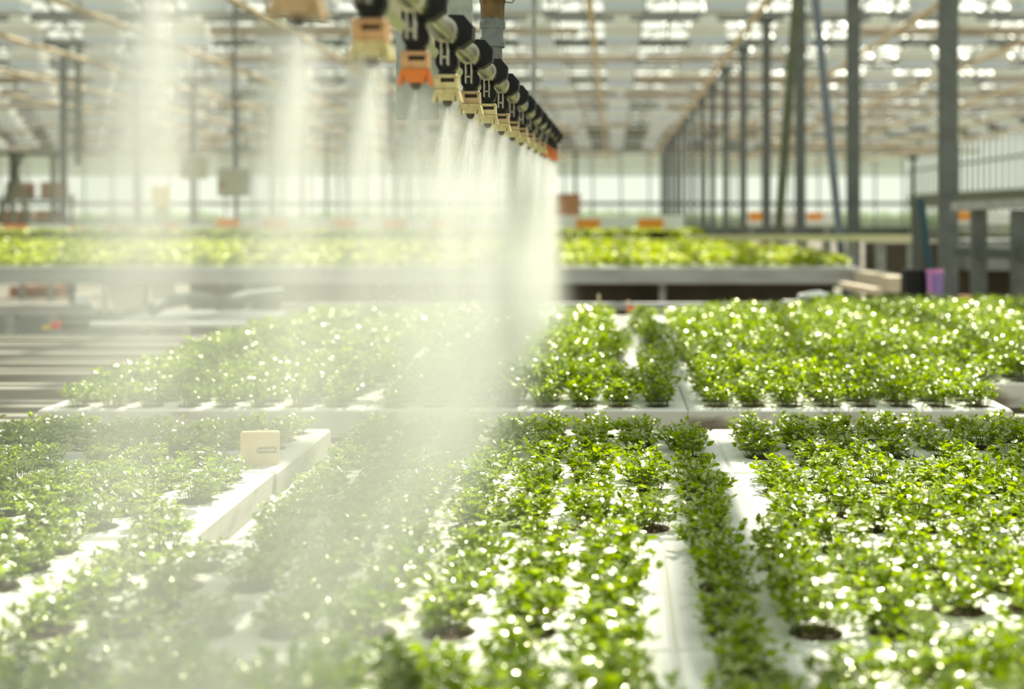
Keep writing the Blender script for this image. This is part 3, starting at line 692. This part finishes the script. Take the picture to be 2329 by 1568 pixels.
# mist: a density grid from fields
def mist():
    ng = bpy.data.node_groups.new('mist_density', 'GeometryNodeTree')
    ng.interface.new_socket('Geometry', in_out='INPUT', socket_type='NodeSocketGeometry'); ng.interface.new_socket('Geometry', in_out='OUTPUT', socket_type='NodeSocketGeometry')
    N = ng.nodes; L = ng.links
    def mth(op, a, b=None, c=None, clamp=False):
        n = N.new('ShaderNodeMath'); n.operation = op; n.use_clamp = clamp
        for k, v in enumerate((a, b, c)):
            if v is None: continue
            if isinstance(v, (int, float)): n.inputs[k].default_value = v
            else: L.new(v, n.inputs[k])
        return n.outputs[0]
    pos = N.new('GeometryNodeInputPosition'); sep = N.new('ShaderNodeSeparateXYZ'); L.new(pos.outputs[0], sep.inputs[0]); X, Y, Z = sep.outputs
    add = lambda a, b: mth('ADD', a, b); mul = lambda a, b: mth('MULTIPLY', a, b)
    zn = add(mul(Y, .0135), EYE + .108)                       # nozzle tips
    t = mth('DIVIDE', mth('SUBTRACT', zn, Z), .55)            # 0 at the nozzle, 1 on the trays
    tcl = mth('MAXIMUM', t, 0)
    xc = add(mul(tcl, -.03), BX - .004)
    wd = add(mul(tcl, .060), .008)
    u = mth('DIVIDE', mth('SUBTRACT', X, xc), wd)
    prof = mth('EXPONENT', mul(mul(u, u), -1))
    ph = mth('COSINE', mul(mth('SUBTRACT', Y, .57 + .25 * 2), 2 * math.pi / .25))
    fan = mth('POWER', add(mul(ph, .5), .5), add(mth('DIVIDE', .35, add(tcl, .12)), 0.))
    gate = mul(mth('GREATER_THAN', t, .0), mul(mth('LESS_THAN', Y, 4.46), mth('GREATER_THAN', Y, .42)))
    nz = N.new('ShaderNodeTexNoise'); vm = N.new('ShaderNodeVectorMath'); vm.operation = 'MULTIPLY'; vm.inputs[1].default_value = (9, 9, 1.2); L.new(pos.outputs[0], vm.inputs[0]); L.new(vm.outputs[0], nz.inputs['Vector']); nz.inputs['Scale'].default_value = 3; nz.inputs['Detail'].default_value = 2
    streak = mth('MAXIMUM', add(mul(nz.outputs[0], 3.2), -.75), .12)
    curt = mul(mul(mul(prof, fan), gate), mul(streak, mth('DIVIDE', .105, wd)))
    # drifting haze towards the left, thick near the trays
    nz2 = N.new('ShaderNodeTexNoise'); nz2.inputs['Scale'].default_value = 2.6; nz2.inputs['Detail'].default_value = 3; L.new(pos.outputs[0], nz2.inputs['Vector'])
    wisp = mth('MAXIMUM', add(mul(nz2.outputs[0], 3.4), -1.0), .12)
    dx = mth('SUBTRACT', X, add(mul(tcl, -.06), BX + .02))
    lf = mth('EXPONENT', mul(mth('MAXIMUM', mul(dx, -1), 0), -1 / .42)); dr = mth('MAXIMUM', dx, 0)
    rt = mth('EXPONENT', mul(mul(dr, dr), -1 / .0030))
    hgt = mth('EXPONENT', mul(mth('MAXIMUM', mth('SUBTRACT', Z, ZT), 0), -1 / .16))
    yw = mul(mth('SMOOTH_MIN', mth('MAXIMUM', mul(mth('SUBTRACT', Y, .6), .62), 0), 1, .2), mth('SUBTRACT', 1, mth('MAXIMUM', mth('SUBTRACT', Y, 4.3), 0), ))
    edge = mth('MINIMUM', mul(mth('MAXIMUM', add(X, 2.0), 0), 2.), 1)
    haze = mul(mul(mul(lf, rt), mul(hgt, wisp)), mul(mth('MAXIMUM', yw, 0), mul(edge, 1)))
    dens = add(mul(curt, K_CURT), mul(haze, K_HAZE))
    vc = N.new('GeometryNodeVolumeCube'); L.new(dens, vc.inputs['Density'])
    vc.inputs['Min'].default_value = (-2.0, .40, ZT + .001); vc.inputs['Max'].default_value = (.06, 5.0, EYE + .17)
    vc.inputs['Resolution X'].default_value = 150; vc.inputs['Resolution Y'].default_value = 190; vc.inputs['Resolution Z'].default_value = 48
    sm = N.new('GeometryNodeSetMaterial'); L.new(vc.outputs[0], sm.inputs[0])
    m = bpy.data.materials.new('mist'); m.use_nodes = True; n = m.node_tree.nodes; n.clear(); out = n.new('ShaderNodeOutputMaterial')
    pv = n.new('ShaderNodeVolumePrincipled'); pv.inputs['Color'].default_value = (.90, .91, .88, 1); pv.inputs['Density'].default_value = 1; pv.inputs['Anisotropy'].default_value = .45
    m.node_tree.links.new(pv.outputs[0], out.inputs['Volume']); sm.inputs['Material'].default_value = m
    try: m.cycles.volume_interpolation = 'LINEAR'
    except Exception: pass
    go = N.new('NodeGroupOutput'); L.new(sm.outputs[0], go.inputs[0])
    me = bpy.data.meshes.new('water_mist'); me.materials.append(m); o = bpy.data.objects.new('water_mist', me); C.objects.link(o)
    mod = o.modifiers.new('mist', 'NODES'); mod.node_group = ng
    tag(o, 'white veil of fine water mist falling from the boom and drifting left over the trays', 'mist', kind='stuff')
K_CURT, K_HAZE = 2.1, .18
mist()
# single drops caught in the light
dv, dt = [], []
rg = np.random.default_rng(4); nd_ = 5200
oc = np.array([[1, 0, 0], [-1, 0, 0], [0, 1, 0], [0, -1, 0], [0, 0, 1], [0, 0, -1]], float); of = np.array([[0, 2, 4], [2, 1, 4], [1, 3, 4], [3, 0, 4], [2, 0, 5], [1, 2, 5], [3, 1, 5], [0, 3, 5]])
y = rg.uniform(.9, 4.4, nd_); tt = rg.uniform(0, 1, nd_) ** .7
px = BX - .06 * tt + rg.normal(0, 1, nd_) * (.012 + .06 * tt) - rg.exponential(.10, nd_) * tt ** 2
pz = EYE + .11 + .0135 * y - .52 * tt
r = rg.uniform(.0003, .0008, nd_)
V = np.stack([px, y, pz], 1)[:, None] + oc[None] * r[:, None, None] * np.array([1, 1, 1.6])
T = of[None] + (np.arange(nd_) * 6)[:, None, None]
M['drop'] = mat('drop', (.95, .96, .95), .15)
o = mesh_np('water_drops', V.reshape(-1, 3), T.reshape(-1, 3), np.zeros(nd_ * 8), [M['drop']]); tag(o, 'tiny bright water drops falling between the boom and the trays', 'water drops', kind='stuff')

# ------------------------------------------------------------------ small things on the benches
def lab(name, px0, py0, px1, py1, d, th, m, label, cat, rz=0, bev=.002):
    a = P(px0, py1, d); b = P(px1, py0, d)
    o = MB().box((0, 0, (b.z - a.z) / 2), (abs(b.x - a.x), th, b.z - a.z), bev=bev).build(name, m, loc=((a.x + b.x) / 2, d, a.z)); o.rotation_euler = (0, 0, rz)
    return tag(o, label, cat)
# wooden tag with a paper clip
a = P(549, 1056, 2.07); b_ = P(634, 981, 2.07)
wt = MB().box((0, 0, (b_.z - ZT + .006) / 2 - .006), (b_.x - a.x, .014, b_.z - ZT + .006), bev=.002).build('wooden_tag', M['wood'], loc=((a.x + b_.x) / 2, 2.07, ZT)); wt.rotation_euler = (0, 0, .12)
tag(wt, 'pale wooden marker block standing among seedlings at the back of the front bench', 'marker')
cz = b_.z - ZT - .030; q = []
for (x0, x1, zb, rr) in ((-.004, .026, 0, .004), (.000, .026, .0005, .0026)):
    q += [(x1, -.009, cz + rr + zb), (x0 + rr, -.009, cz + rr + zb)] + [(x0 + rr - rr * math.sin(t_), -.009, cz + zb + rr * math.cos(t_)) for t_ in (.6, 1.2, 1.57, 2, 2.6)] + [(x0 + rr, -.009, cz - rr + zb), (x1, -.009, cz - rr + zb)]
MB().path(q, .0006, 6).build('paper_clip', M['brass'], wt)
def flag(px, py, d, mt, label, w_=.03, h_=.02, stick='wood_pale', hz=.05, zb=None, tip=.04):
    p = P(px, py, d); zb = ZT if zb is None else zb
    e = empty('plant_label', (p.x, d, zb))
    MB().box((0, 0, (p.z - zb + tip) / 2), (.012, .003, p.z - zb + tip), bev=.001).build('stake', M[stick], e)
    MB().box((w_ * .45, -.004, p.z - zb), (w_, .004, h_), rz=.2, bev=.001).build('tag_plate', M[mt], e)
    tag(e, label, 'plant label')
flag(1362, 699, 5.28, 'tag_red', 'tall stake with a small red tag, left of two behind second bench', .032, .018, tip=.055)
flag(1428, 703, 5.16, 'tag_red', 'stake with a wider red tag at the back of the second bench, right of two', .055, .024, tip=.035)
flag(1726, 562, 11.2, 'tag_red', 'small red tag standing among the lettuce on the third bench', .11, .06, zb=Z3 + .01, tip=.0)
flag(652, 716, 5.05, 'wood_pale', 'pale pink label at the back left corner of the second bench', .07, .045, tip=.0)
o = MB(); 
# crumpled white bag
rb = random.Random(9); N1, N2 = 16, 9; vs = []
for j in range(N2):
    ph = math.pi * j / (N2 - 1)
    for i in range(N1):
        a = 2 * math.pi * i / N1; k = 1 + rb.uniform(-.22, .22)
        vs.append((.088 * math.sin(ph) * math.cos(a) * k, .05 * math.sin(ph) * math.sin(a) * k, max(-.0, .018 + .024 * math.cos(ph) * k)))
fs = [(j * N1 + i, j * N1 + (i + 1) % N1, (j + 1) * N1 + (i + 1) % N1, (j + 1) * N1 + i) for j in range(N2 - 1) for i in range(N1)]
bag = MB().add(vs, fs).build('crumpled_bag', M['white'], loc=(P(1862, 0, 5.72).x, 5.74, P(0, 685, 5.72).z)); tag(bag, 'crumpled white plastic bag behind the seedlings of the second bench', 'bag')
zs = P(0, 685, 5.72).z; e = empty('support_shelf', (P(1862, 0, 5.72).x, 5.76, 0)); MB().box((0, 0, zs - .012), (.3, .16, .02)).build('shelf_board', M['galv'], e)
for x in (-.12, .12): MB().box((x, 0, (zs - .022) / 2), (.03, .03, zs - .022)).build('leg', M['galv'], e)
tag(e, 'narrow steel shelf holding the crumpled white bag', 'shelf')
# lower left: white sheet scraps, dark hose bundle, red and yellow bits
def prism(name, pts, d, th, m, label, cat):
    n = len(pts); w_ = [P(x, y, d) for x, y in pts]; vs = [(p.x, d - th / 2, p.z) for p in w_] + [(p.x, d + th / 2, p.z) for p in w_]
    o = MB().add(vs, [tuple(range(n)), tuple(range(2 * n - 1, n - 1, -1))] + [(i, n + i, n + (i + 1) % n, (i + 1) % n) for i in range(n)]).build(name, m); return tag(o, label, cat)
prism('white_container', [(252, 641), (335, 641), (330, 692), (292, 705), (272, 712), (262, 690)], 9.2, .12, M['white'], 'white plastic container hanging under the third bench at left', 'container')
prism('white_sheet', [(344, 640.5), (394, 640.5), (397, 668), (352, 692)], 9.22, .03, M['white'], 'small white sheet right of the white container under the third bench', 'sheet')
o = MB().path([P(345, 704, 6.3), P(372, 688, 6.4), P(420, 680, 6.5), P(470, 684, 6.5), P(500, 693, 6.4), P(560, 676, 6.6), P(640, 668, 6.8)], .035, 10).build('rubber_hose', M['dark_steel'], smooth=True); e = empty('drip_tray', (P(490, 0, 6.5).x, 6.5, 0)); zt_ = P(0, 706, 6.3).z - .037; MB().box((0, 0, zt_ - .01), (.75, .6, .02)).build('tray_bed', M['grey'], e)
for x in (-.3, .3): MB().box((x, 0, (zt_ - .02) / 2), (.04, .04, zt_ - .02)).build('leg', M['galv'], e)
tag(e, 'grey tray on legs under the dark hose behind the channels', 'tray'); tag(o, 'dark rubber hose heaped under the third bench beside the white sheet', 'hose')
lab('orange_crate', 40, 650, 150, 675.3, 18.3, .5, M['rust'], 'dull orange crate on the floor seen under the third bench at left', 'crate')
lab('yellow_clip', 98, 740, 116, 750, 5.4, .03, M['yellow'], 'small yellow clip on the channels at left', 'clip')
lab('red_clip', 118, 733, 137, 748, 5.42, .03, M['tag_red'], 'small red clip beside the yellow one on the channels', 'clip')
o = MB().tube(P(137, 741, 5.44), P(202, 739, 5.44), .012, 10).build('dark_rod', M['dark_steel'], smooth=True); tag(o, 'short dark rod lying between the red clip and the bent pipe', 'rod')

# ------------------------------------------------------------------ middle distance
def barwith(name, px0, px1, py0, py1, d, tags, label, m='white', th=.06, legs=True):
    a = P(px0, py1, d); b = P(px1, py0, d); e = empty(name, ((a.x + b.x) / 2, d, 0)); L = b.x - a.x; cx = (a.x + b.x) / 2
    MB().box((0, 0, (a.z + b.z) / 2), (L, th, b.z - a.z), bev=.004).build('beam', M[m], e)
    for (t0, t1, s0, s1, mm) in tags:
        u = P(t0, s1, d); v = P(t1, s0, d); MB().box(((u.x + v.x) / 2 - cx, -th / 2 - .006, (u.z + v.z) / 2), (v.x - u.x, .01, v.z - u.z)).build('orange_sticker', M[mm], e)
    if legs:
        for x in (-L / 2 + .15, 0, L / 2 - .15): MB().box((x, 0, a.z / 2), (.06, .05, a.z)).build('leg', M['galv'], e)
    tag(e, label, 'cart rail'); return e
og = 'tag_orange'
barwith('white_cart_rail', 490, 1245, 498, 521, 19.5, [(494, 547, 497, 517, og), (600, 655, 499, 519, og), (762, 812, 499, 519, og), (870, 923, 500, 519, og), (985, 1030, 500, 519, og)], 'long white cart rail with orange stickers behind the lettuce and the spray')
barwith('white_cart_rail', 1246, 1556, 491, 524, 16.5, [(1311, 1364, 499, 519, og), (1452, 1508, 498, 519, og)], 'white cart rail with two orange stickers beside the brown crate')
barwith('white_cart_rail', -40, 140, 511, 531, 17.5, [(10, 66, 510, 530, 'orange')], 'white cart rail with a red-orange sticker at the far left')
barwith('white_cart_rail', 145, 480, 512, 530, 19.0, [(160, 193, 515, 529, 'orange'), (245, 305, 514, 530, og), (376, 406, 507, 527, 'orange')], 'white cart rail with three faint orange stickers left of the grey box')
barwith('white_cart_rail', 1690, 1900, 483, 512, 22.5, [(1703, 1742, 482, 502, og), (1836, 1870, 484, 500, og)], 'white cart rail seen between the right columns with two orange stickers')
barwith('white_cart_rail', 2172, 2345, 483, 512, 11.5, [(2176, 2217, 481, 500, og)], 'white cart rail right of the biggest column with an orange sticker')
lab('brown_crate', 1247, 441, 1319, 490, 17.2, .5, M['card'], 'brown cardboard crate standing above the white cart rail right of the spray', 'crate')
lab('crate_stand', 1250, 490, 1318, 687.6, 17.2, .5, M['rust'], 'tall dark brown stand under the cardboard crate behind the rail', 'stand').scale = (1, 1, 1)
bpy.data.objects['crate_stand'].scale.z = 1
# fourth bench with plants under the cart rails
v4 = v3
pts = []
for j in range(11):
    for i in range(150):
        x = 1.0 - i * .12; y_ = 15.0 + j * .12
        if VX + F * x / y_ > -60: pts.append((x, y_, EYE - .335))
o = bulk('far_lettuce_seedlings', pts, v3, [M['leaf_pale'], M['stem'], M['soil']], rng, sc=(1., 1.3)); tag(o, 'green lettuce rows on the distant fourth bench below the orange stickers', 'seedlings', kind='stuff')
bench('far_bench', -9.5, 1.1, 14.92, 16.4, EYE - .34, .06, 'pale distant fourth bench just behind the lettuce bench', M['white'], (-6, -2, .8))
for k, (px, w_) in enumerate(((1358, 30), (1411, 34))):
    q = P(px, 0, 14.96); o = MB().lathe([(.055, 0), (.08, .065), (.075, .065), (.05, .008)], (0, 0, 0), 16).build('white_tub', M['white'], smooth=True, loc=(q.x, 14.96, EYE - .342)); tag(o, ('left' if k == 0 else 'right') + ' one of two small white tubs in front of the far lettuce', 'tub')
o = MB().lathe([(.07, 0), (.10, .11), (.092, .11), (.06, .01)], (0, 0, 0), 16).build('black_pot', M['black'], smooth=True, loc=(P(1498, 0, 14.97).x, 14.97, EYE - .342)); tag(o, 'black pot at the right end of the far lettuce bench', 'pot')

# conveyor rail at right, with posts
a, b_ = P(1565, 540, 14.0), P(2075, 542, 8.45)
e = empty('conveyor_rail', (0, 0, 0)); MB().bar(a, b_, .07, .05).build('top_rail', M['rail_cream'], e)
for k in range(12):
    q = a.lerp(b_, k / 11); MB().box((q.x, q.y, (q.z - .03) / 2), (.06, .06, q.z - .03)).build('post', M['galv'], e)
MB().bar(a - Vector((0, 0, .36)), b_ - Vector((0, 0, .36)), .05, .04).build('lower_rail', M['galv'], e)
tag(e, 'low conveyor rail on grey posts between the lettuce bench and the right columns', 'rail')
e = empty('guard_rail', (0, 0, 0)); a, b_ = P(2176, 470, 7.4), P(2420, 458, 6.6)
MB().bar((a.x, 7.4, a.z), (b_.x, 6.6, b_.z), .08, .05).build('top_rail', M['alu'], e)
for px in (2226, 2318): 
    t_ = (px - 2176) / 244; d = 7.4 - .8 * t_; x = P(px, 0, d).x; MB().box((x, d, (a.z - .02) / 2), (.085, .05, a.z - .02)).build('post', M['post'], e)
MB().bar((a.x, 7.4, a.z - .26), (b_.x, 6.6, a.z - .26), .04, .06).build('middle_rail', M['dark_steel'], e)
tag(e, 'guard rail with a pale top bar right of the biggest column', 'rail')
e = lab('metal_trough', 2180, 545, 2420, 612, 9.5, .5, M['grey'], 'grey metal trough behind the guard rail at far right', 'trough')
lab('pale_shelf', 2180, 545, 2420, 556, 10.4, .5, M['white'], 'pale shelf edge above the grey trough at far right', 'shelf')
lab('flower_tray', 2185, 524, 2420, 541, 10.9, .3, M['green_steel'], 'dark green flower tray on the pale shelf at far right', 'tray')
lab('red_crate', 2190, 690, 2360, 740, 6.7, .3, M['rust'], 'dark red crate on the floor side under the guard rail', 'crate')
lab('white_pot', 2180, 672, 2210, 690, 6.6, .06, M['card'], 'small brownish pot right of the biggest column base', 'pot', bev=.01)
# black bin, dark handle, purple bucket
o = lab('black_bin', 2054, 612, 2106, 700, 6.6, .12, M['black'], 'black bin beside the purple bucket left of the biggest column', 'bin', bev=.008)
o = MB().tube(P(2094, 452, 6.56), P(2124, 692, 6.5), .018, 12).build('broom_handle', M['teal'], smooth=True); tag(o, 'dark blue-green pole leaning out of the purple bucket', 'pole')
o = MB().box((P(2086, 0, 6.9).x, 6.9, P(0, 450, 6.9).z / 2), (.05, .04, P(0, 450, 6.9).z), bev=.004).build('dark_board', M['dark_steel']); tag(o, 'dark upright board behind the leaning pole', 'board')
pb = P(2126, 700, 6.5); e = empty('purple_bucket', (pb.x, 6.5, pb.z))
MB().lathe([(.036, 0), (.044, .19), (.040, .19), (.034, .01)], (0, 0, 0), 18).build('bucket', M['purple'], e, smooth=True)
MB().lathe([(.046, .178), (.047, .196), (.0445, .196), (.0445, .178)], (0, 0, 0), 18).build('bucket_rim', M['pink'], e, smooth=True)
MB().box((-.032, -.03, .115), (.014, .01, .12), rz=.6).build('pink_stripe', M['pink'], e)
tag(e, 'purple bucket with a pink rim before the biggest column', 'bucket')
o = MB().box((pb.x + .0, 6.6, pb.z - .012), (.42, .36, .022)).build('side_shelf', M['galv']); tag(o, 'low steel shelf carrying the black bin and the purple bucket', 'shelf')
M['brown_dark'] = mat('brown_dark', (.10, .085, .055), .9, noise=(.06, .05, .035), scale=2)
o = MB().box((-.75, 9.45, (Z3 - .12) / 2), (4.75, .1, Z3 - .12)).build('under_bench_shade', M['brown_dark']); tag(o, 'dark brown panel added for the shade below the lettuce bench', 'shade panel')  # dark panel standing in for the shade under the lettuce bench
o = MB().box((2.55, 9.95, .49), (1.1, .4, .98)).build('dark_backing_box', M['brown_dark']); tag(o, 'plain dark brown box behind the black bin and beam end', 'trough')  # plain dark box added to fill the background below the conveyor rail
o = MB().box((4.15, 9.55, .39), (1.9, .3, .78)).build('dark_grey_box', M['dark_steel']); tag(o, 'plain dark grey box under the metal trough at far right', 'cabinet')  # plain dark box added to cover the pale floor behind the guard rail
# wooden battens beyond bench two at right
a, b_ = P(1915, 648, 7.9), P(1998, 664, 7.1); o = MB().bar(a, b_, .05, .035).bar(a.lerp(b_, .5) - Vector((0, 0, .01)), Vector((a.lerp(b_, .5).x, a.lerp(b_, .5).y, 0)), .03, .03).build('wooden_batten', M['wood_pale']); tag(o, 'pale wooden batten sticking out below the right end of the lettuce bench', 'batten')
a, b_ = P(1968, 632, 8.9), P(2050, 648, 8.2); o = MB().bar(a, b_, .16, .10).build('wooden_beam', M['wood_pale']); tag(o, 'thick pale beam end between the lettuce bench and the black bin', 'beam')
# hanging control boxes at left
def hangbox(px0, py0, px1, py1, d, label):
    a = P(px0, py1, d); b = P(px1, py0, d); cx = (a.x + b.x) / 2; e = empty('control_box', (cx, d, a.z))
    MB().box((0, 0, (b.z - a.z) / 2), (b.x - a.x, .22, b.z - a.z), bev=.02).build('cabinet', M['box_grey'], e)
    MB().box((0, -.115, (b.z - a.z) / 2), ((b.x - a.x) * .86, .012, (b.z - a.z) * .86), bev=.003).build('cabinet_door', M['box_grey'], e)
    MB().tube((0, 0, b.z - a.z), (0, 0, ZG - .49 - a.z), .02, 10).build('hanging_pipe', M['post'], e, smooth=True)
    MB().box((-(b.x - a.x) * .3, -.125, .13), (.08, .01, .06)).build('red_mark', M['rust'], e)
    tag(e, label, 'control box')
hangbox(500, 384, 566, 447, 14.32, 'grey-brown control box hanging left of the water spray')
hangbox(412, 352, 470, 407, 20.64, 'smaller grey control box behind the pale column at left')
yb = P(365, 0, 24).x; e = empty('yellow_board', (yb, 24, 0)); z0_, z1_ = P(0, 470, 24).z, P(0, 424, 24).z
MB().box((0, 0, (z0_ + z1_) / 2), (.33, .04, z1_ - z0_), bev=.005).build('sticky_panel', M['yellow'], e); MB().box((0, .03, z0_ / 2 + .05), (.24, .03, z0_ + .1)).build('stand', M['box_grey'], e)
tag(e, 'yellow sticky board on a stand left of the grey control box', 'board')
for k, (x, y_, zb, zt, d) in enumerate([(178, 0, 375, 235, 20.64), (887, 0, 368, 235, 23.8)]):
    o = MB().tube((P(x, 0, d).x, d, ZG - .49), P(x, zb, d), .05, 10).build('drop_pipe', M['green_steel'], smooth=True); tag(o, 'dark pipe end hanging from the roof ' + ('at far left' if k == 0 else 'left of the spray jets'), 'pipe')
# green trestles at far left
e = empty('green_trestle', (0, 0, 0))
for (x0, y0_, x1, y1_) in ((28, 345, 28, 541), (28, 345, 88, 541), (50, 345, -40, 541), (122, 355, 122, 541), (-10, 348, 140, 352)):
    MB().bar(P(x0, y0_, 26), P(x1, y1_ if abs(y1_ - y0_) < 50 else 610, 26), .09, .09).build('strut', M['green_steel'], e)
tag(e, 'mossy green steel trestle standing at far left behind the cart rail', 'trestle')
for k, (x0, x1, y0_, y1_) in enumerate([(28, 66, 415, 450), (106, 142, 415, 450), (15, 62, 478, 505), (95, 130, 478, 503)]):
    lab('brown_crate', x0, y0_, x1, y1_, 27, .6, M['card'], ('upper ' if k < 2 else 'lower ') + ('left' if k % 2 == 0 else 'right') + ' brown crate on the rack behind the green trestle', 'crate')
ra = P(15, 0, 27.0).x; rb_ = P(145, 0, 27.0).x
e = empty('crate_rack', (0, 0, 0)); 
for py in (453, 508): z = P(0, py, 27).z; MB().box(((ra + rb_) / 2, 27, z), (rb_ - ra + .2, .7, .05)).build('shelf_board', M['dark_steel'], e)
for x in (ra - .05, rb_ + .05): MB().box((x, 27.3, .8), (.06, .05, 1.6)).build('upright', M['dark_steel'], e)
tag(e, 'dark rack holding brown crates at far left', 'rack')
# slim posts of distant equipment for the far field
